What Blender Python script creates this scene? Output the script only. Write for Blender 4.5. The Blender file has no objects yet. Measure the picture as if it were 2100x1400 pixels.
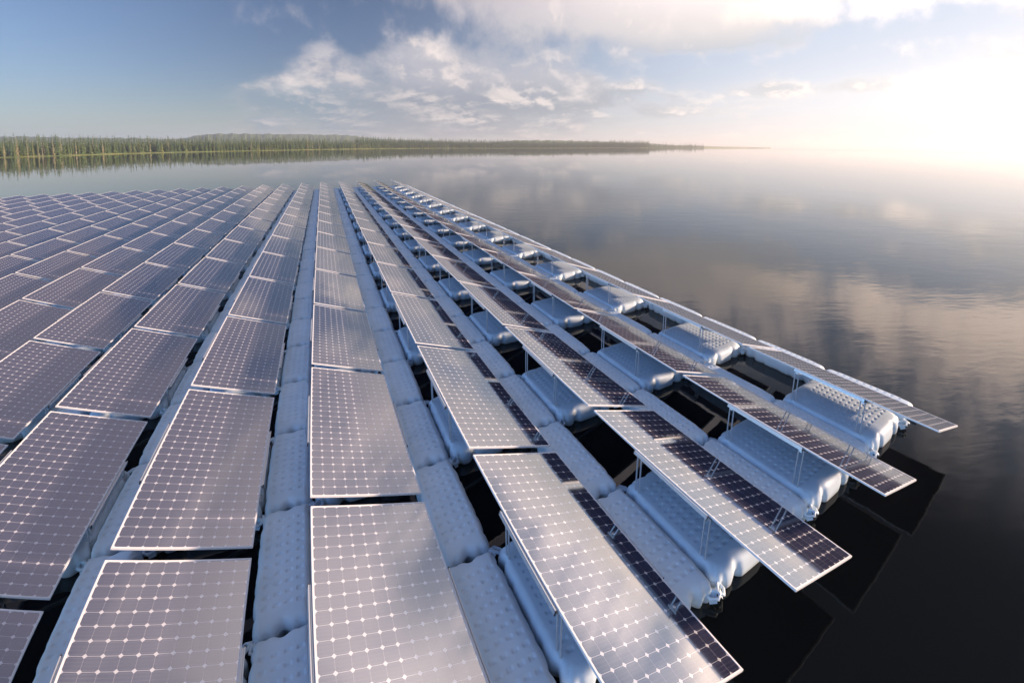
import bpy, bmesh, math, random
from mathutils import Vector, Matrix, noise
R = math.radians
rnd = random.Random(7)
S = bpy.context.scene
COL = S.collection

# ------------------------------------------------------------------ camera model
CAM = Vector((0.27499, -0.73225, 2.44395)); YAW, PITCH = 0.4797, 0.10648
K = [0.0, -0.07364448784308039, 0.0005625174698945634, 4.71013141482501e-05, -1.1729316873444467e-06]
SHX, SHY = -0.0130730, -0.22353
FW = Vector((math.sin(YAW)*math.cos(PITCH), math.cos(YAW)*math.cos(PITCH), -math.sin(PITCH)))
RT = Vector((math.cos(YAW), -math.sin(YAW), 0)); UP = RT.cross(FW)
def seen(pt, m=0.06):
    """is a point inside the lens' picture (used only to leave out what the picture never shows)"""
    d = Vector(pt)-CAM; z = d.dot(FW); a = d.dot(RT); b = d.dot(UP)
    rr = math.hypot(a, b); th = math.atan2(rr, z)
    if th > 1.35: return False
    lo, hi = 0.0, 26.0
    for _ in range(30):
        mid = (lo+hi)/2
        t = -sum(K[i]*mid**i for i in range(5))
        if t < th: lo = mid
        else: hi = mid
    x = 0.5+a/rr*lo/36-SHX; y = (700-b/rr*lo/36*2100)/1400+SHY
    return -m < x < 1+m and -m < y < 1+m
cd = bpy.data.cameras.new("camera"); cam = bpy.data.objects.new("camera", cd); COL.objects.link(cam)
cam.location = CAM
cam.rotation_euler = Matrix((RT, UP, -FW)).transposed().to_euler()
cd.type = 'PANO'; cd.panorama_type = 'FISHEYE_LENS_POLYNOMIAL'
cd.sensor_width = 36; cd.sensor_height = 24; cd.sensor_fit = 'HORIZONTAL'
cd.fisheye_fov = R(179)
cd.fisheye_polynomial_k0, cd.fisheye_polynomial_k1, cd.fisheye_polynomial_k2, cd.fisheye_polynomial_k3, cd.fisheye_polynomial_k4 = K
cd.shift_x, cd.shift_y = SHX, SHY
cd.clip_start = 0.05; cd.clip_end = 30000
S.camera = cam

# ------------------------------------------------------------------ helpers
def mesh(name, verts, faces, mat=None, parent=None, smooth=False, loc=None):
    me = bpy.data.meshes.new(name); me.from_pydata(verts, [], faces); me.update()
    if smooth: me.shade_smooth()
    if mat: me.materials.append(mat)
    o = bpy.data.objects.new(name, me); COL.objects.link(o)
    if parent: o.parent = parent
    if loc: o.location = loc
    return o
class MB:
    def __init__(s): s.v = []; s.f = []; s.m = []
    def box(s, x0, x1, y0, y1, z0, z1, mi=0):
        n = len(s.v)
        s.v += [(x0,y0,z0),(x1,y0,z0),(x1,y1,z0),(x0,y1,z0),(x0,y0,z1),(x1,y0,z1),(x1,y1,z1),(x0,y1,z1)]
        for q in ((0,3,2,1),(4,5,6,7),(0,1,5,4),(1,2,6,5),(2,3,7,6),(3,0,4,7)):
            s.f.append(tuple(n+i for i in q)); s.m.append(mi)
    def tube(s, pts, r, seg=8, mi=0, cap=True):
        pts = [Vector(p) for p in pts]; rs = r if isinstance(r, (list, tuple)) else [r]*len(pts)
        n0 = len(s.v)
        for i, p in enumerate(pts):
            d = (pts[min(i+1, len(pts)-1)]-pts[max(i-1, 0)]).normalized()
            a = d.cross(Vector((0,0,1)) if abs(d.z) < .9 else Vector((1,0,0))).normalized(); b = d.cross(a)
            for k in range(seg):
                t = 2*math.pi*k/seg; q = p+(a*math.cos(t)+b*math.sin(t))*rs[i]; s.v.append(tuple(q))
        for i in range(len(pts)-1):
            for k in range(seg):
                k2 = (k+1) % seg
                s.f.append((n0+i*seg+k, n0+i*seg+k2, n0+(i+1)*seg+k2, n0+(i+1)*seg+k)); s.m.append(mi)
        if cap:
            s.f.append(tuple(n0+k for k in range(seg))[::-1]); s.m.append(mi)
            s.f.append(tuple(n0+(len(pts)-1)*seg+k for k in range(seg))); s.m.append(mi)
    def build(s, name, mats, parent=None, smooth=False):
        o = mesh(name, s.v, s.f, None, parent, smooth)
        for m in (mats if isinstance(mats, (list, tuple)) else [mats]): o.data.materials.append(m)
        if any(s.m):
            for p, i in zip(o.data.polygons, s.m): p.material_index = i
        return o
def tag(o, label=None, cat=None, group=None, kind=None):
    if label: o['label'] = label
    if cat: o['category'] = cat
    if group: o['group'] = group
    if kind: o['kind'] = kind
    return o
def empty(name, loc):
    o = bpy.data.objects.new(name, None); COL.objects.link(o); o.location = loc; o.empty_display_size = .1; return o
KIDS = {}
def copy_tree(o, parent=None, skip=()):
    c = o.copy(); COL.objects.link(c); c.parent = parent
    for ch in KIDS.get(o, []):
        if ch.name.split('.')[0] in skip: continue
        copy_tree(ch, c, skip)
    return c
def reg(o):
    KIDS[o] = list(o.children)
    for c in o.children: reg(c)

# ------------------------------------------------------------------ materials
class NT:
    def __init__(s, tree): s.t = tree; s.n = tree.nodes; s.n.clear()
    def new(s, typ, **kw):
        n = s.n.new(typ)
        for k, v in kw.items(): setattr(n, k, v)
        return n
    def link(s, a, b): s.t.links.new(a, b)
    def put(s, sock, v):
        if hasattr(v, 'is_output') or isinstance(v, bpy.types.NodeSocket): s.t.links.new(v, sock)
        else: sock.default_value = v
    def m(s, op, a, b=0.0, c=0.0, clamp=False):
        n = s.new('ShaderNodeMath', operation=op, use_clamp=clamp)
        s.put(n.inputs[0], a); s.put(n.inputs[1], b)
        if op in ('MULTIPLY_ADD', 'COMPARE', 'SMOOTH_MIN', 'WRAP', 'PINGPONG'): s.put(n.inputs[2], c)
        return n.outputs[0]
    def v(s, op, a, b=(0,0,0)):
        n = s.new('ShaderNodeVectorMath', operation=op); s.put(n.inputs[0], a)
        if op == 'SCALE': s.put(n.inputs['Scale'], b)
        else: s.put(n.inputs[1], b)
        return n.outputs[1] if op in ('DOT_PRODUCT', 'LENGTH') else n.outputs[0]
    def xyz(s, v):
        n = s.new('ShaderNodeSeparateXYZ'); s.put(n.inputs[0], v); return n.outputs
    def comb(s, x, y, z):
        n = s.new('ShaderNodeCombineXYZ'); s.put(n.inputs[0], x); s.put(n.inputs[1], y); s.put(n.inputs[2], z); return n.outputs[0]
    def mix(s, f, a, b, mode='MIX', clamp=True):
        n = s.new('ShaderNodeMix', data_type='RGBA', blend_type=mode, clamp_factor=clamp)
        s.put(n.inputs[0], f); s.put(n.inputs[6], a); s.put(n.inputs[7], b); return n.outputs[2]
    def noise(s, vec, scale, detail=4, rough=.5, dist=0, dim='3D'):
        n = s.new('ShaderNodeTexNoise', noise_dimensions=dim)
        if vec is not None: s.put(n.inputs['Vector'], vec)
        s.put(n.inputs['Scale'], scale); s.put(n.inputs['Detail'], detail); s.put(n.inputs['Roughness'], rough); s.put(n.inputs['Distortion'], dist)
        return n.outputs[0]
    def rng(s, v, a, b, c=0.0, d=1.0, kind='SMOOTHSTEP'):
        n = s.new('ShaderNodeMapRange', interpolation_type=kind)
        s.put(n.inputs[0], v)
        for i, q in enumerate((a, b, c, d)): s.put(n.inputs[1+i], q)
        return n.outputs[0]
    def bump(s, h, strength, dist=.01, normal=None):
        n = s.new('ShaderNodeBump'); s.put(n.inputs['Height'], h); n.inputs['Strength'].default_value = strength
        n.inputs['Distance'].default_value = dist
        if normal: s.link(normal, n.inputs['Normal'])
        return n.outputs[0]
def material(name):
    m = bpy.data.materials.new(name); m.use_nodes = True; t = NT(m.node_tree)
    out = t.new('ShaderNodeOutputMaterial'); b = t.new('ShaderNodeBsdfPrincipled'); t.link(b.outputs[0], out.inputs[0])
    return m, t, b
def rgb(r, g, b): return (r, g, b, 1)

# panel geometry numbers
PW, W, H, LP, GAP, NB = 1.1992, .7873, .2833, 2.0, .0898, 15
SL = math.hypot(W, H); TILT = math.atan2(H, W); LEN = LP-GAP
NX, NY = 10, 23
FB = .011     # visible frame border

def cells_material():
    m, t, b = material("solar_cells")
    tc = t.new('ShaderNodeTexCoord'); x, y, z = t.xyz(tc.outputs['Object'])
    cx, cy = (SL-2*FB)/NX, (LEN-2*FB)/NY
    u = t.m('DIVIDE', t.m('SUBTRACT', x, FB), cx); v = t.m('DIVIDE', t.m('ADD', y, LEN/2-FB), cy)
    fu = t.m('ABSOLUTE', t.m('SUBTRACT', t.m('FRACT', u), .5)); fv = t.m('ABSOLUTE', t.m('SUBTRACT', t.m('FRACT', v), .5))
    # distance to the cell corner (diamond) and to the cell edge (gap line)
    dia = t.m('LESS_THAN', 1-.16, t.m('ADD', fu, fv))
    lv = t.m('GREATER_THAN', fv, .5-.019); lu = t.m('GREATER_THAN', fu, .5-.011)
    white = t.m('MAXIMUM', dia, t.m('MAXIMUM', t.m('MULTIPLY', lv, .62), t.m('MULTIPLY', lu, .38)))
    # three thin bus lines across every cell and hair-fine fingers
    fr = t.m('FRACT', t.m('MULTIPLY', v, 4.0)); bus = t.m('MULTIPLY', t.m('LESS_THAN', t.m('ABSOLUTE', t.m('SUBTRACT', fr, .5)), .06), .2)
    bus = t.m('MULTIPLY', bus, t.m('LESS_THAN', white, .1))
    oi = t.new('ShaderNodeObjectInfo')
    cid = t.comb(t.m('FLOOR', u), t.m('FLOOR', v), t.m('MULTIPLY', oi.outputs['Random'], 50.))
    wn = t.new('ShaderNodeTexWhiteNoise', noise_dimensions='3D'); t.link(cid, wn.inputs[0])
    cell = t.mix(wn.outputs[0], rgb(.026, .026, .055), rgb(.038, .036, .070))
    cell = t.mix(bus, cell, rgb(.55, .52, .58))
    col = t.mix(white, cell, rgb(.80, .78, .80))
    t.link(col, b.inputs['Base Color'])
    dirt = t.noise(tc.outputs['Object'], 3.0, 5, .6)
    t.link(t.rng(dirt, .3, .8, .035, .10), b.inputs['Roughness'])
    b.inputs['IOR'].default_value = 3.2; b.inputs['Specular IOR Level'].default_value = .85
    # slow sag of the glass so that reflections wander a little
    sag = t.noise(t.v('ADD', tc.outputs['Object'], t.comb(t.m('MULTIPLY', oi.outputs['Random'], 40.), 0, 0)), 1.1, 1, .4)
    t.link(t.bump(sag, .25, .02), b.inputs['Normal'])
    return m
def metal_material():
    m, t, b = material("anodised_aluminium")
    tc = t.new('ShaderNodeTexCoord')
    n = t.noise(tc.outputs['Object'], 40, 3)
    t.link(t.mix(n, rgb(.66, .68, .70), rgb(.80, .81, .82)), b.inputs['Base Color'])
    b.inputs['Metallic'].default_value = .55; t.link(t.rng(n, .2, .8, .28, .42), b.inputs['Roughness'])
    return m
def frame_material():
    m, t, b = material("white_panel_frame")
    tc = t.new('ShaderNodeTexCoord'); n = t.noise(tc.outputs['Object'], 9, 4)
    t.link(t.mix(n, rgb(.78, .77, .77), rgb(.86, .85, .85)), b.inputs['Base Color']); b.inputs['Roughness'].default_value = .35
    return m
def back_material():
    m, t, b = material("panel_backsheet")
    tc = t.new('ShaderNodeTexCoord'); n = t.noise(tc.outputs['Object'], 6, 4)
    t.link(t.mix(n, rgb(.07, .07, .13), rgb(.10, .10, .17)), b.inputs['Base Color']); b.inputs['Roughness'].default_value = .5
    return m
def plastic_material():
    m, t, b = material("blow_moulded_plastic")
    tc = t.new('ShaderNodeTexCoord'); geo = t.new('ShaderNodeNewGeometry'); oi = t.new('ShaderNodeObjectInfo')
    p = t.v('ADD', tc.outputs['Object'], t.comb(t.m('MULTIPLY', oi.outputs['Random'], 30.), 0, 0))
    n = t.noise(p, 5, 6, .6); z = t.xyz(geo.outputs['Position'])[2]
    c = t.mix(t.rng(n, .35, .75), rgb(.73, .84, .92), rgb(.66, .77, .85))
    # damp algae stain just above the waterline
    stain = t.m('MULTIPLY', t.rng(t.m('ADD', z, t.m('MULTIPLY', n, .05)), -.56, -.50, 1, 0), .55)
    c = t.mix(stain, c, rgb(.34, .33, .27))
    t.link(c, b.inputs['Base Color']); t.link(t.rng(n, .3, .7, .38, .55), b.inputs['Roughness'])
    fine = t.noise(tc.outputs['Object'], 130, 3); t.link(t.bump(fine, .12, .004), b.inputs['Normal'])
    return m
def rubber_material():
    m, t, b = material("dark_cap")
    tc = t.new('ShaderNodeTexCoord'); n = t.noise(tc.outputs['Object'], 20, 2)
    t.link(t.mix(n, rgb(.03, .03, .035), rgb(.06, .06, .065)), b.inputs['Base Color']); b.inputs['Roughness'].default_value = .6
    return m
def water_material():
    m, t, b = material("lake_water")
    geo = t.new('ShaderNodeNewGeometry'); p = geo.outputs['Position']
    x, y, z = t.xyz(p)
    # ripples: short wind waves in patches, calm between the floats
    q = t.comb(t.m('MULTIPLY', t.m('ADD', t.m('MULTIPLY', x, .5), t.m('MULTIPLY', y, .87)), 1.0),
               t.m('MULTIPLY', t.m('SUBTRACT', t.m('MULTIPLY', x, .87), t.m('MULTIPLY', y, .5)), .32), 0)
    patch = t.rng(t.noise(p, .035, 3, .5), .38, .66, .40, 1.2)
    calm = t.rng(x, 4.0, 9.0, .35, 1.0)
    w1 = t.noise(q, 1.5, 3, .55, .4); w2 = t.noise(q, 5.0, 3, .5, .2); w3 = t.noise(p, .25, 2, .5)
    h = t.m('ADD', t.m('MULTIPLY', w1, .75), t.m('MULTIPLY', w2, .42))
    h = t.m('MULTIPLY', t.m('MULTIPLY', h, patch), calm)
    h = t.m('ADD', h, t.m('MULTIPLY', w3, .8))
    dist = t.v('LENGTH', t.v('SUBTRACT', p, tuple(CAM)))
    h = t.m('MULTIPLY', h, t.rng(dist, 6, 60, .9, .012))
    t.link(t.bump(h, .5, .035), b.inputs['Normal'])
    b.inputs['Base Color'].default_value = rgb(.0035, .0045, .0050)
    t.link(t.rng(dist, 20, 300, .02, .03), b.inputs['Roughness'])
    b.inputs['IOR'].default_value = 1.45; b.inputs['Specular IOR Level'].default_value = .5
    return m
M = dict(cells=cells_material(), metal=metal_material(), frame=frame_material(), back=back_material(), plastic=plastic_material(), cap=rubber_material(), water=water_material())

# ------------------------------------------------------------------ water
WATER = -.58
def sheet(name, radii, z, mat, seg=96):
    v = [(0, 0, z)]; f = []
    for r in radii: v += [(r*math.cos(2*math.pi*k/seg), r*math.sin(2*math.pi*k/seg), z) for k in range(seg)]
    for k in range(seg): f.append((0, 1+k, 1+(k+1) % seg))
    for i in range(len(radii)-1):
        for k in range(seg):
            a = 1+i*seg+k; b_ = 1+i*seg+(k+1) % seg; f.append((a, a+seg, b_+seg, b_))
    return mesh(name, v, f, mat)
tag(sheet('water', [30, 120, 500, 2000, 6000, 14000], WATER, M['water']), 'dark calm lake water with soft cloud reflections', None, None, 'structure')

# ------------------------------------------------------------------ solar panel with its mounting
def make_panel():
    root = empty('solar_panel', (0, 0, 0))
    rot = (0, TILT, 0); T = .014
    g = mesh('cell_glass', [(FB-.002, -LEN/2+FB-.002, -.002), (SL-FB+.002, -LEN/2+FB-.002, -.002), (SL-FB+.002, LEN/2-FB+.002, -.002), (FB-.002, LEN/2-FB+.002, -.002)], [(0,1,2,3)], M['cells'], root)
    # a little thickness so that the laminate is not paper thin
    g.data.clear_geometry(); b = MB(); b.box(FB-.002, SL-FB+.002, -LEN/2+FB-.002, LEN/2-FB+.002, -.008, -.002)
    g.data.from_pydata(b.v, [], b.f); g.data.update(); g.rotation_euler = rot
    f = MB(); h = LEN/2
    f.box(0, FB, -h, h, -T, 0); f.box(SL-FB, SL, -h, h, -T, 0); f.box(FB, SL-FB, -h, -h+FB, -T, 0); f.box(FB, SL-FB, h-FB, h, -T, 0)
    fr = f.build('frame', M['frame'], root); fr.rotation_euler = rot
    bk = MB(); bk.box(FB+.001, SL-FB-.001, -h+FB+.001, h-FB-.001, -.0125, -.0095); bk.box(SL*.18, SL*.30, -.08, .08, -.030, -.0127)
    o = bk.build('backsheet', M['back'], root); o.rotation_euler = rot
    for s in (0, 1):
        # rail: a double channel clamped along the edge between the two posts
        r = MB(); x0 = -.020 if s == 0 else SL-.010; x1 = x0+.030; y0, y1 = -.345, .375
        r.box(x0, x1, y0, y1, -T-.022, -T-.003)
        xe = x0 if s == 0 else x1-.006
        r.box(xe, xe+.006, y0, y1, -T-.0025, -.008)
        r.box(x0+.011, x0+.015, y0, y1, -T-.0025, -.010) if s == 0 else None
        r.box(xe-.001, xe+.007, y0-.006, y0-.0005, -T-.024, -.006, 1); r.box(xe-.001, xe+.007, y1+.0005, y1+.006, -T-.024, -.006, 1)
        q = r.build('rail', [M['metal'], M['cap']], root); q.rotation_euler = rot
    for yy in (-.322, .358):
        for s in (0, 1):
            p = MB()
            px = .022 if s == 0 else W-.035
            zt = -math.tan(TILT)*px-.042
            for dy in (-.021, .021):
                p.tube([(px, yy+dy, zt), (px, yy+dy, -.440)], .0058, 8)
            p.box(px-.014, px+.014, yy-.036, yy+.036, zt-.002, zt+.006)
            p.box(px-.014, px+.014, yy-.036, yy+.036, -.447, -.438)
            p.build('post', M['metal'], root)
        cb = MB(); cb.box(.03, SL-.03, yy-.012, yy+.012, -T-.05, -T-.0225)
        q = cb.build('crossbar', M['metal'], root); q.rotation_euler = rot
    return root

# ------------------------------------------------------------------ blow moulded floats
TOP = -.412
def make_float(name, hx, hy, top, dim, nlug=True, notch=True):
    """a pillow of plastic: rounded-rectangle plan with scalloped edges, domed rim, pressed dimples on its top, ribbed sides"""
    step = .0065; nu, nv = int(2*hx/step), int(2*hy/step); Rr = .055 if hx < .3 else .064
    n = 9.0
    def plan(a, b_, k=1.0):
        m = max(abs(a), abs(b_)); s = m/((abs(a)**n+abs(b_)**n)**(1/n)) if m > 0 else 1
        a *= s; b_ *= s; x = a*hx; y = b_*hy; e = m**6*k
        def ga(t, c, w): return math.exp(-((t-c)/w)**2)
        # scallops of the long sides, pinched near the ends; recess in the middle of each end
        wx = .022*(ga(abs(y), hy-.135, .035))+.009*ga(abs(y), hy-.30, .03)+.006*ga(abs(y), 0, .10)-.004*ga(abs(y), .11, .04)
        wy = (.030*ga(x, .0, .040) if hx < .3 else .020*(ga(abs(x), hx*.42, .035)))+.012*ga(abs(x), hx-.09, .025)
        if abs(a) >= abs(b_)*.0: x -= math.copysign(wx*e*min(1, (abs(a))**4), x)
        y -= math.copysign(wy*e*min(1, abs(b_)**4), y)
        return x, y, m
    V = []; F = []
    def dimple(x, y):
        d = 0.0
        for (cx0, cy0, px, py, sx, sy, nxx, nyy, dep) in dim:
            i = round((x-cx0)/px); j = round((y-cy0)/py)
            if 0 <= i < nxx and 0 <= j < nyy:
                ox = 0.5*py if False else 0
                dx = abs(x-cx0-i*px)/sx; dy = abs(y-cy0-j*py)/sy
                q = max(dx, dy)
                if q < 1: d = max(d, dep*min(1, (1-q)*3.2))
        return d
    for j in range(nv+1):
        for i in range(nu+1):
            a = -1+2*i/nu; b_ = -1+2*j/nv
            # denser towards the rim
            x, y, m = plan(a, b_)
            d = min(hx, hy)*0+(1-max(abs(a)*1.0, 0))*hx; d2 = (1-abs(b_))*hy
            dd = (lambda p, q: (p**-5+q**-5)**(-1/5) if p > 1e-6 and q > 1e-6 else 0)(d, d2)
            t = max(0., 1-dd/Rr); z = top-Rr*(1-math.sqrt(max(0, 1-t*t)))
            # slight crown, sag near the seams
            z += .006*(1-(x/hx)**2)-.010*math.exp(-(d2/.06)**2)-(.012*math.exp(-((d2/.05)**2+(x/.05)**2)) if hx < .3 else 0)
            z -= dimple(x, y)
            V.append((x, y, z))
    W1 = nu+1
    for j in range(nv):
        for i in range(nu): F.append((j*W1+i, j*W1+i+1, (j+1)*W1+i+1, (j+1)*W1+i))
    ring = [(i, 0) for i in range(nu)]+[(nu, j) for j in range(nv)]+[(i, nv) for i in range(nu, 0, -1)]+[(0, j) for j in range(nv, 0, -1)]
    prev = [j*W1+i for i, j in ring]
    for dz, k, out in ((-.02, 1.15, .0035), (-.05, 1.7, .006), (-.09, 2.2, .004), (-.14, 2.4, -.004), (-.19, 2.0, -.014), (-.27, 1.2, -.04)):
        cur = []
        for (i, j) in ring:
            a = -1+2*i/nu; b_ = -1+2*j/nv; x, y, m = plan(a, b_, k)
            L = math.hypot(x/hx, y/hy); x2 = x+out*max(-1, min(1, x/hx*1.4)); y2 = y+out*max(-1, min(1, y/hy*1.4))
            cur.append(len(V)); V.append((x2, y2, top-Rr+dz))
        for q in range(len(ring)):
            q2 = (q+1) % len(ring); F.append((prev[q2], prev[q], cur[q], cur[q2]))
        prev = cur
    F.append(tuple(prev))
    root = mesh(name, V, F, M['plastic'], smooth=True)
    # moulded connector lugs at the four corners (thin webs with an open eye)
    if nlug:
        for sx in (-1, 1):
            for sy in (-1, 1):
                l = MB(); cx, cy = sx*(hx-.012), sy*(hy-.004)
                pts = [(cx-sx*.045, cy-sy*.03, TOP-.085), (cx+sx*.010, cy+sy*.012, TOP-.075), (cx+sx*.016, cy+sy*.040, TOP-.080), (cx-sx*.012, cy+sy*.052, TOP-.092), (cx-sx*.05, cy+sy*.020, TOP-.100), (cx-sx*.055, cy-sy*.03, TOP-.105)]
                l.tube(pts, [.013, .012, .011, .012, .012, .013], 8)
                l.v += [(cx-sx*.045, cy-sy*.03, TOP-.088), (cx+sx*.012, cy+sy*.014, TOP-.078), (cx-sx*.012, cy+sy*.050, TOP-.135), (cx-sx*.05, cy+sy*.020, TOP-.15)]; q_ = len(l.v); l.f.append((q_-4, q_-3, q_-2, q_-1)); l.m.append(0)
                l.build('lug', M['plastic'], root, True)
    return root
def R_i(n): return range(n)
wf_dim = [(-.105, -.345, .07, .0765, .021, .014, 4, 10, .0065)]
mf_dim = [(-.285, -.335, .0817, .0608, .024, .013, 8, 12, .0048)]
WX0, WX1 = .789, 1.161
MX0, MX1 = -.030, .779

ordw = ['', 'first', 'second', 'third', 'fourth', 'fifth', 'sixth', 'seventh', 'eighth', 'ninth', 'tenth', 'eleventh', 'twelfth', 'thirteenth', 'fourteenth', 'fifteenth', 'sixteenth', 'seventeenth', 'eighteenth', 'nineteenth', 'twentieth']
def ordinal(n): return ordw[n] if n <= 20 else ('twenty-'+ordw[n-20] if n < 30 else 'thirtieth')
def rown(r): k = 5-r; return 'rightmost row' if k == 1 else ordinal(k)+' row from the right'
def place(o, i, proto, loc, skip=()):
    c = proto if i == 0 else copy_tree(proto, None, skip); c.location = loc; return c

proto_p = make_panel(); reg(proto_p); proto_far = None
np_ = 0
for r in range(4, -16, -1):
    for b in range(NB):
        x0, y0 = r*PW, b*LP
        cs = [(x0, y0+.045, 0), (x0+W, y0+.045, -H), (x0, y0+1.955, 0), (x0+W, y0+1.955, -H), (x0+W/2, y0+1, -H/2), (x0+W/2, y0+1.955, -H/2), (x0+W, y0+1, -H), (x0, y0+1, 0)]
        if not any(seen(c, .0) for c in cs): continue
        skip = ('crossbar', 'rail', 'post') if b > 9 and r < -1 else (('crossbar',) if b > 4 else ())
        c = place('p', np_, proto_p, (x0, y0+1, 0), skip)
        c.rotation_euler = (rnd.uniform(-1, 1)*R(.12), rnd.uniform(-1, 1)*R(.18), rnd.uniform(-1, 1)*R(.05)) if np_ else (0, 0, 0)
        if r >= 1: lab = f"solar panel in the {rown(r)}, {ordinal(b+1)} from the near end"
        else: lab = f"solar panel in the {rown(r)}, {ordinal(NB-b)} from the far end"
        tag(c, lab, 'solar panel', 'solar panels in tilted rows on floats'); np_ += 1

mp = make_float('pontoon_float', (MX1-MX0)/2, .494, TOP, mf_dim); reg(mp)
wp = make_float('walkway_float', (WX1-WX0)/2, .494, TOP+.002, wf_dim); reg(wp)
nm = nw = 0
for r in range(4, -7, -1):
    for b in range(NB):
        x, y = r*PW+(MX0+MX1)/2, b*LP+1.0
        if not any(seen((x+dx, y+dy, TOP), .0) for dx in (-.4, 0, .4) for dy in (-.5, 0, .5)): continue
        c = place('m', nm, mp, (x, y, 0), ('lug',) if b > 5 else ())
        c.rotation_euler = (rnd.uniform(-1, 1)*R(.35), rnd.uniform(-1, 1)*R(.35), rnd.uniform(-1, 1)*R(.3)); nm += 1
        e = f"{ordinal(b+1)} panel from near end" if r >= 1 else f"{ordinal(NB-b)} panel from far end"
        tag(c, f"white float under {e} of {rown(r)}", 'float', 'white floats carrying the panels')
for r in range(4, -6, -1):
    for k in range(29):
        x, y = r*PW+(WX0+WX1)/2, 1.0+k
        if not any(seen((x+dx, y+dy, TOP), .0) for dx in (-.2, 0, .2) for dy in (-.5, 0, .5)): continue
        c = place('w', nw, wp, (x, y, 0), ('lug',) if k > 9 else ())
        c.rotation_euler = (rnd.uniform(-1, 1)*R(.4), rnd.uniform(-1, 1)*R(.5), rnd.uniform(-1, 1)*R(.4)); nw += 1
        e = f"{ordinal(k+1)} from near end" if r >= 1 else f"{ordinal(29-k)} from far end"
        tag(c, f"dimpled walkway float, {e}, right of the {rown(r)}", 'float', 'narrow walkway floats between the panel rows')
print('PANELS', np_, 'MAIN', nm, 'WALK', nw)

# ------------------------------------------------------------------ far shore
def at(az, d, z=0.0): return Vector((CAM.x+d*math.sin(R(az)), CAM.y+d*math.cos(R(az)), z))
def fol_material(name, c1, c2, c3):
    m, t, b = material(name); oi = t.new('ShaderNodeObjectInfo'); tc = t.new('ShaderNodeTexCoord'); geo = t.new('ShaderNodeNewGeometry')
    n = t.noise(geo.outputs['Position'], .35, 3, .6); n2 = t.noise(geo.outputs['Position'], .06, 2)
    c = t.mix(t.rng(n, .35, .65), c1, c2); c = t.mix(t.m('MULTIPLY', t.rng(n2, .45, .7), .8), c, c3)
    t.link(c, b.inputs['Base Color']); b.inputs['Roughness'].default_value = .8; b.inputs['Specular IOR Level'].default_value = .1
    return m
fm = fol_material('spruce_needles', rgb(.075, .125, .045), rgb(.12, .17, .055), rgb(.18, .20, .07))
fm2 = fol_material('pale_needles', rgb(.24, .23, .12), rgb(.32, .29, .16), rgb(.16, .20, .09))
fm3 = fol_material('far_forest', rgb(.07, .12, .055), rgb(.10, .15, .065), rgb(.13, .16, .07))
bark, t_, b_ = material('grey_bark'); tc_ = t_.new('ShaderNodeTexCoord')
t_.link(t_.mix(t_.noise(tc_.outputs['Object'], 3, 4), rgb(.22, .19, .15), rgb(.38, .34, .28)), b_.inputs['Base Color']); b_.inputs['Roughness'].default_value = .9
grass, t_, b_ = material('shore_grass'); g_ = t_.new('ShaderNodeNewGeometry')
t_.link(t_.mix(t_.rng(t_.noise(g_.outputs['Position'], .05, 5, .6), .35, .65), rgb(.18, .24, .05), rgb(.38, .38, .10)), b_.inputs['Base Color']); b_.inputs['Roughness'].default_value = .9

def conifer(seed, h, w, levels, per):
    """crown of drooping whorled boughs; returns verts, faces for crown and trunk"""
    q = random.Random(seed); v = []; f = []
    for L in range(levels):
        tz = (L+q.uniform(-.3, .3))/levels; z = h*(.10+.90*tz); rad = w*(1-tz)**.8*q.uniform(.75, 1.15)+.12
        k = max(3, int(per*(1-tz*.5))); a0 = q.uniform(0, 6.28)
        for i in range(k):
            a = a0+6.283*i/k+q.uniform(-.35, .35); rr = rad*q.uniform(.55, 1.15); dr = rr*q.uniform(.25, .6); wd = rr*q.uniform(.28, .5)
            ca, sa = math.cos(a), math.sin(a); n = len(v)
            zt = z+rr*.35
            v += [(0, 0, zt), (ca*rr*.6-sa*wd, sa*rr*.6+ca*wd, z-dr*.5), (ca*rr, sa*rr, z-dr), (ca*rr*.6+sa*wd, sa*rr*.6-ca*wd, z-dr*.5), (ca*rr*.45, sa*rr*.45, z+rr*.10)]
            f += [(n, n+1, n+4), (n+4, n+1, n+2), (n+4, n+2, n+3), (n, n+4, n+3)]
    return v, f
variants = [(16, 2.3, 15, 8), (18, 1.9, 17, 7), (14, 2.6, 13, 8), (17, 1.5, 16, 6), (12, 2.4, 11, 7), (19, 2.1, 17, 7)]
VM = [conifer(31+i, *p) for i, p in enumerate(variants)]
def tree_proto(i, mat):
    root = empty('conifer', (0, 0, -50)); v, f = VM[i]
    mesh('crown', v, f, mat, root)
    t = MB(); h = variants[i][0]; t.tube([(0, 0, -.5), (.05, 0, h*.4), (0, .05, h*.95)], [.22, .15, .03], 6); t.build('trunk', bark, root); reg(root); return root
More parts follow.
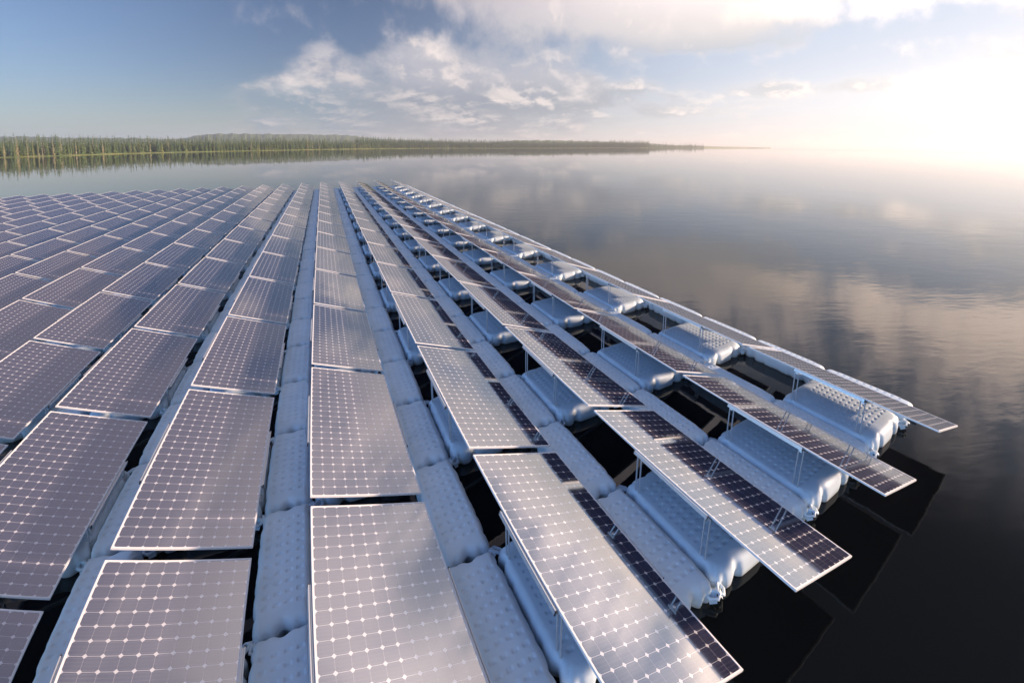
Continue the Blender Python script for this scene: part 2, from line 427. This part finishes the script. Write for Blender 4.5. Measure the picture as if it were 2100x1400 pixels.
# shoreline: (azimuth, distance of the waterline) read from where the bank meets the water
SH = [(-44, 470), (-36, 440), (-30.2, 430), (-25, 437), (-20.5, 490), (-14, 505), (-3.6, 560), (2, 640), (8, 745), (15, 860), (24, 960), (34, 1040), (43.9, 1130), (50, 1500), (56, 2600), (60, 3700)]
def shore(az):
    for (a, d), (a2, d2) in zip(SH, SH[1:]):
        if az <= a2: t = (az-a)/(a2-a); return d+(d2-d)*t
    return SH[-1][1]
protos = [tree_proto(i, fm) for i in range(6)]+[tree_proto(i, fm2) for i in (1, 3)]
LAB = ['dark green spruce in the dense wood on the far shore', 'pale olive conifer with bare lower trunk on the far shore']
used = set(); ntree = 0
def ground_z(az, back): return WATER+.25+min(back*.02, 3)+ .4*noise.noise(Vector((az*.7, back*.02, 3)))
spec = []
az = -31.5
while az < 21 and len(spec) < 175:
    spec.append((az, rnd.uniform(2, 14) if az > -22 else rnd.uniform(1, 12))); az += rnd.uniform(.16, .44)
az = -31.5
while az < 12 and len(spec) < 290:
    spec.append((az, rnd.uniform(20, 36))); az += rnd.uniform(.20, .56)
for az, back in spec:
    pale = rnd.random() < (.22 if az < -22 else .10)
    i = rnd.choice((6, 7)) if pale else rnd.randrange(6)
    # meadow strip in front of the trees between the two groves
    if -24 < az < -13 and back < 14: back += 14
    d = shore(az)+back
    sc = rnd.uniform(.66, .98)*(1.0 if az < -6 else 1.15)
    c = protos[i] if i not in used else copy_tree(protos[i]); used.add(i)
    c.location = at(az, d, ground_z(az, back)-.2); c.rotation_euler = (0, 0, rnd.uniform(0, 6.28)); c.scale = (sc*rnd.uniform(.85, 1.2), )*2+(sc,)
    tag(c, LAB[1] if i > 5 else LAB[0], 'tree', 'pale conifers on the far shore' if i > 5 else 'dark conifers on the far shore')
for i, p in enumerate(protos):
    if i not in used:
        for c in list(p.children): bpy.data.objects.remove(c)
        bpy.data.objects.remove(p)
# the rest of the wood: one mass
V = []; F = []
def put_tree(p, s, vi, rz):
    v, f = VM[vi]; n = len(V); c, sn = math.cos(rz), math.sin(rz)
    V.extend([(p.x+(x*c-y*sn)*s, p.y+(x*sn+y*c)*s, p.z+z*s) for x, y, z in v]); F.extend([tuple(n+k for k in q) for q in f])
for ring, (b0, b1, dens) in enumerate(((14, 36, .13), (40, 60, .14), (65, 100, .18), (105, 160, .26), (170, 260, .32))):
    az = -40
    while az < 45:
        back = rnd.uniform(b0, b1); d = shore(az)+back
        if az > 12 or az < -31.5 or ring > 0 or True: put_tree(at(az, d, ground_z(az, back)-.3), rnd.uniform(.75, 1.05)*(1.3 if az > 4 else 1), rnd.randrange(6), rnd.uniform(0, 6))
        az += dens*rnd.uniform(.6, 1.5)*500/d
az = 11
while az < 52:
    back = rnd.uniform(2, 32); d = shore(az)+back; put_tree(at(az, d, ground_z(az, back)-.3), rnd.uniform(.75, 1.3), rnd.randrange(6), rnd.uniform(0, 6)); az += rnd.uniform(.06, .2)*700/d
tag(mesh('distant_wood', V, F, fm3), 'dense conifer wood along the far shore behind the front trees', 'wood', None, 'stuff')
# the land under the wood
V = []; F = []; cols = []
azs = [-46+i*.5 for i in range(int((60+46)/.5)+1)]
backs = [(-3, -.6), (0, -.02), (1.5, .22), (6, .4), (20, .8), (60, 1.8), (200, 4), (420, 8)]
for az in azs:
    for bk, z in backs:
        w = 3.0*noise.noise(Vector((az*.9, 0, 1))) if bk < 50 else 0
        V.append(tuple(at(az, shore(az)+bk+w, WATER+z)))
nb = len(backs)
for i in range(len(azs)-1):
    for j in range(nb-1): F.append((i*nb+j, (i+1)*nb+j, (i+1)*nb+j+1, i*nb+j+1))
tag(mesh('shore', V, F, grass, smooth=True), 'low grassy shoreline with yellow green reeds', None, None, 'structure')
# low wooded hills (azimuth, distance, crest height)
def hill(name, prof, depth, label):
    V = []; F = []; n = 14
    a0, a1 = prof[0][0], prof[-1][0]; st = .12; N = int((a1-a0)/st)
    for i in range(N+1):
        az = a0+(a1-a0)*i/N
        for (p, d, h), (p2, d2, h2) in zip(prof, prof[1:]):
            if az <= p2+1e-6: t = (az-p)/(p2-p); t2 = t*t*(3-2*t); D = d+(d2-d)*t; Hh = h+(h2-h)*t2; break
        for j in range(n+1):
            s = j/n; back = (s-.5)*depth
            z = Hh*math.sin(math.pi*min(1, s*1.0))**.8
            z += (.05*Hh+1.5)*noise.fractal(Vector((az*1.6, back*.004, 7)), 1, 2, 4)*min(1, z/8)
            z += 2.2*noise.noise(Vector((az*14, back*.05, 2)))*min(1, z/6)
            V.append(tuple(at(az, D+back, WATER-1+max(0, z))))
    for i in range(N):
        for j in range(n): a = i*(n+1)+j; F.append((a, a+n+1, a+n+2, a+1))
    tag(mesh(name, V, F, fm3), label, None, None, 'structure')
hill('hills', [(-48, 2300, 60), (-30, 2200, 62), (-22, 2100, 52), (-16, 2050, 46), (-12, 2050, 66), (-6, 2100, 66), (2, 2200, 66), (8, 2300, 46), (13, 2400, 40), (20, 2500, 30), (26, 2600, 8)], 900, 'low wooded hills behind the far shore')
hill('headland', [(17, 1500, 5), (21, 1500, 20), (27, 1600, 31), (32, 1750, 33), (38, 2000, 30), (44, 2300, 24), (50, 2700, 14), (54, 3000, 9), (58, 3200, 5), (60, 3300, 0)], 330, 'long low wooded headland reaching out into the lake')

# ------------------------------------------------------------------ light
SUN_EL, SUN_AZ = 11.2, 112.0
sd = bpy.data.lights.new('sun', 'SUN'); sd.energy = 5.0; sd.angle = R(3.0); sd.color = (1.0, .74, .56)
so = bpy.data.objects.new('sun', sd); COL.objects.link(so)
sdir = Vector((math.sin(R(SUN_AZ))*math.cos(R(SUN_EL)), math.cos(R(SUN_AZ))*math.cos(R(SUN_EL)), math.sin(R(SUN_EL))))
so.rotation_euler = sdir.to_track_quat('Z', 'Y').to_euler()
w = bpy.data.worlds.new('World'); S.world = w; w.use_nodes = True; t = NT(w.node_tree)
out = t.new('ShaderNodeOutputWorld'); bg = t.new('ShaderNodeBackground'); t.link(bg.outputs[0], out.inputs[0])
sky = t.new('ShaderNodeTexSky', sky_type='NISHITA'); sky.sun_disc = False; sky.sun_elevation = R(SUN_EL); sky.sun_rotation = R(SUN_AZ)
sky.air_density = 1.0; sky.dust_density = 1.2; sky.ozone_density = 2.0
K_SKY = .108
base = t.v('MULTIPLY', sky.outputs[0], (K_SKY*.76, K_SKY*.79, K_SKY*.99))

tc = t.new('ShaderNodeTexCoord'); D = tc.outputs['Generated']; dx, dy, dz = t.xyz(D)
azn = t.m('MULTIPLY', t.m('ARCTAN2', dx, dy), 180/math.pi); eln = t.m('MULTIPLY', t.m('ARCSINE', dz), 180/math.pi)
def gauss(a, e, sa, se, amp):
    u = t.m('DIVIDE', t.m('SUBTRACT', azn, a), sa); v = t.m('DIVIDE', t.m('SUBTRACT', eln, e), se)
    s = t.m('ADD', t.m('MULTIPLY', u, u), t.m('MULTIPLY', v, v))
    return t.m('MULTIPLY', t.m('EXPONENT', t.m('MULTIPLY', s, -1.0)), amp)
def summ(L):
    a = L[0]
    for q in L[1:]: a = t.m('ADD', a, q)
    return a
sund = t.v('DOT_PRODUCT', D, tuple(sdir))
base = t.v('SCALE', base, t.rng(azn, -34, -2, 1.28, 1.03))
veil = t.m('MULTIPLY', t.m('MULTIPLY', t.rng(azn, 0, 72), t.rng(t.m('ABSOLUTE', t.m('SUBTRACT', azn, 60)), 60, 110, 1, 0)), t.rng(eln, 12, 24, .85, .42))
base = t.mix(veil, base, rgb(.60, .71, .88))
# clouds: noise laid out over the sky dome, stretched along the horizon
dome = t.comb(t.m('MULTIPLY', azn, .052), t.m('MULTIPLY', t.m('SUBTRACT', 1.0, t.m('EXPONENT', t.m('MULTIPLY', eln, -.10))), 2.1), 0.0)
den = t.m('ADD', t.m('MAXIMUM', dz, 0.0), .10)
plane = t.comb(t.m('DIVIDE', dx, den), t.m('DIVIDE', dy, den), 0.0)
blend = t.rng(eln, 26, 42)
def fbm(off):
    return t.noise(t.v('ADD', dome, (off[0], off[1], 0)), 2.3, 10, .60, .12)
n1 = fbm((3.3, 1.7)); n1s = fbm((3.3+.04, 1.7+.06))
nhi = t.noise(plane, 1.1, 6, .55, .3)
nn = t.m('ADD', t.m('MULTIPLY', n1, t.m('SUBTRACT', 1.0, blend)), t.m('MULTIPLY', nhi, blend))
# where the photograph has its cloud banks and its clear gaps
cover = summ([
    gauss(17, 7.4, 23, 4.8, .42),       # grey bank in the middle
    gauss(-4, 6.0, 9, 1.7, .36),        # its dark left tongue
    gauss(10, 2.6, 28, 1.8, .28),        # low streaks over the hills
    gauss(0, 12.2, 2.6, 1.3, .24), gauss(12, 12.5, 7, 1.6, .16),   # cumulus tops
    gauss(33, 19, 19, 5.0, .34),        # bright upper mass
    gauss(52, 15.5, 13, 3.2, .30),
    gauss(62, 7.0, 10, 1.3, .42), gauss(60, 9.6, 7, .8, .10),       # flat bar on the right
    gauss(84, 9, 8, 6, .22),
    gauss(44, 4.5, 10, 1.4, .16),
    gauss(5, 40, 48, 15, .42), gauss(0, 90, 400, 32, .17),   # high pink cloud that the panels mirror
    gauss(66, 25, 26, 8, .13), gauss(57, 19, 9, 4, .14), gauss(46, 22, 4, 3, -.12), gauss(72, 21, 4, 2.5, -.03), gauss(62, 29, 9, 2.0, -.14), gauss(-30, 34, 26, 9, .20),
    gauss(50, 10.6, 11, 1.5, -.20),
    gauss(7, 16.5, 10, 2.2, -.22),
    gauss(-30, 10, 15, 9, -.34), gauss(-14, 12, 8, 4.5, -.26), gauss(-3, 17, 9, 3, -.20), gauss(34, 7.5, 13, 2.6, .16),
])
dens = t.rng(t.m('ADD', nn, cover), .52, .84)
dens = t.m('MULTIPLY', dens, t.m('MAXIMUM', t.rng(eln, 55, 72), t.rng(t.m('ABSOLUTE', t.m('SUBTRACT', azn, 30)), 85, 120, 1, 0)))
puff = t.noise(dome, 2.2, 8, .62, .5)
dens = t.m('MULTIPLY', dens, t.m('MAXIMUM', t.rng(azn, -13.5, -7), t.rng(eln, 18, 24)))
lit = t.m('MULTIPLY', t.rng(t.m('SUBTRACT', n1, n1s), -.05, .07), t.rng(puff, .38, .64))
thin = t.rng(dens, .15, .95, 1.0, 0.0)
side = t.rng(azn, -12, 72)
c_dark = t.mix(t.rng(azn, -4, 14), rgb(.25, .34, .43), rgb(.30, .34, .41)); c_dark = t.mix(t.rng(eln, 6.0, 10.5), c_dark, rgb(.50, .50, .56)); c_dark = t.mix(t.rng(azn, 18, 70), c_dark, rgb(.52, .56, .61))
c_lit = t.mix(side, rgb(.70, .63, .62), rgb(1.12, .98, .90))
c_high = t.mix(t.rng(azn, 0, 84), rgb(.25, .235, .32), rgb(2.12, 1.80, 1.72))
hl = t.m('MAXIMUM', t.m('MULTIPLY', lit, .9), t.m('MULTIPLY', thin, .45))
hl = t.m('MAXIMUM', hl, t.m('MULTIPLY', t.rng(eln, 11, 17), t.m('MULTIPLY', side, .8)))
cc = t.mix(hl, c_dark, c_lit)
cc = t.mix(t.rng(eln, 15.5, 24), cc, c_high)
c = t.mix(t.m('MULTIPLY', dens, .92), base, cc)
# sunlit cloud belt above the right of the view, and the deep sky over it
belt = t.rng(t.m('ADD', n1, summ([gauss(78, 17.6, 15, 3.4, .42), gauss(60, 17.2, 5, 2.0, .32), gauss(78, 22.5, 8, 3, .20), gauss(56, 13.2, 7, 1.3, -.22), gauss(70, 21.8, 5, 1.6, -.07)])), .52, 1.0)
belt = t.m('MULTIPLY', belt, t.rng(azn, -12, -6))
c = t.mix(t.m('MULTIPLY', belt, .92), c, t.mix(t.rng(azn, 58, 72), rgb(1.35, 1.14, 1.02), rgb(2.5, 2.0, 1.70)))
c = t.v('ADD', c, t.v('SCALE', (1.0, .90, .80), summ([gauss(90, 5, 15, 5.0, .42), gauss(66, 4.5, 16, 4.0, .16)])))
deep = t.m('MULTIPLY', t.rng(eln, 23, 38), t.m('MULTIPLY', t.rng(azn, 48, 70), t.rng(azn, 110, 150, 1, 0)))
# haze towards the horizon and the milky glow round the sun
hz = t.m('MULTIPLY', t.m('EXPONENT', t.m('MULTIPLY', t.m('MAXIMUM', eln, 0.0), t.rng(azn, -20, 80, -.40, -.13))), .88)
hcol = t.mix(t.rng(azn, -15, 75), rgb(.63, .78, .85), rgb(.85, .80, .76))
hz = t.m('MULTIPLY', hz, t.m('SUBTRACT', 1.0, t.m('MULTIPLY', dens, t.rng(azn, 20, 75, .85, .25))))
c = t.mix(t.m('MULTIPLY', hz, t.rng(t.m('ABSOLUTE', t.m('SUBTRACT', azn, 40)), 80, 130, 1, .3)), c, hcol)
gv = t.m('MULTIPLY', t.m('POWER', t.m('MAXIMUM', sund, 0.0), 5.5), .12)
back = t.m('MULTIPLY', t.rng(sund, .15, -.45), t.rng(t.m('ABSOLUTE', t.m('SUBTRACT', azn, 20)), 70, 105))  # unseen sky behind the camera, brightened as added blue fill for the shaded floats
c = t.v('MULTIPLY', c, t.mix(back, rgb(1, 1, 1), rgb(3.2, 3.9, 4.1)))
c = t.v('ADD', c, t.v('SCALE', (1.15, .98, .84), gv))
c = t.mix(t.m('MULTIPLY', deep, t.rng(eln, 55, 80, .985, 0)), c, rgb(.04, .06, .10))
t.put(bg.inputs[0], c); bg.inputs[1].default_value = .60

# ------------------------------------------------------------------ haze
hv = MB(); hv.box(-7000, 12500, -3000, 12000, WATER-1.0, 90)
hz_o = hv.build('haze', []); hm = bpy.data.materials.new('haze_air'); hm.use_nodes = True; ht = NT(hm.node_tree)
ho = ht.new('ShaderNodeOutputMaterial'); pv = ht.new('ShaderNodeVolumePrincipled'); pv.inputs['Color'].default_value = rgb(.96, .98, 1.0)
pv.inputs['Density'].default_value = .00032; pv.inputs['Anisotropy'].default_value = .32; ht.link(pv.outputs[0], ho.inputs['Volume'])
hz_o.data.materials.append(hm); tag(hz_o, 'pale haze over the lake', None, None, 'stuff')

# ------------------------------------------------------------------ render settings
S.view_settings.view_transform = 'Standard'; S.view_settings.look = 'None'; S.view_settings.gamma = 1; S.view_settings.exposure = .85
S.cycles.max_bounces = 8; S.cycles.glossy_bounces = 5; S.cycles.diffuse_bounces = 3; S.cycles.volume_bounces = 0; S.cycles.transparent_max_bounces = 6
S.cycles.use_denoising = True; S.cycles.sample_clamp_indirect = 6
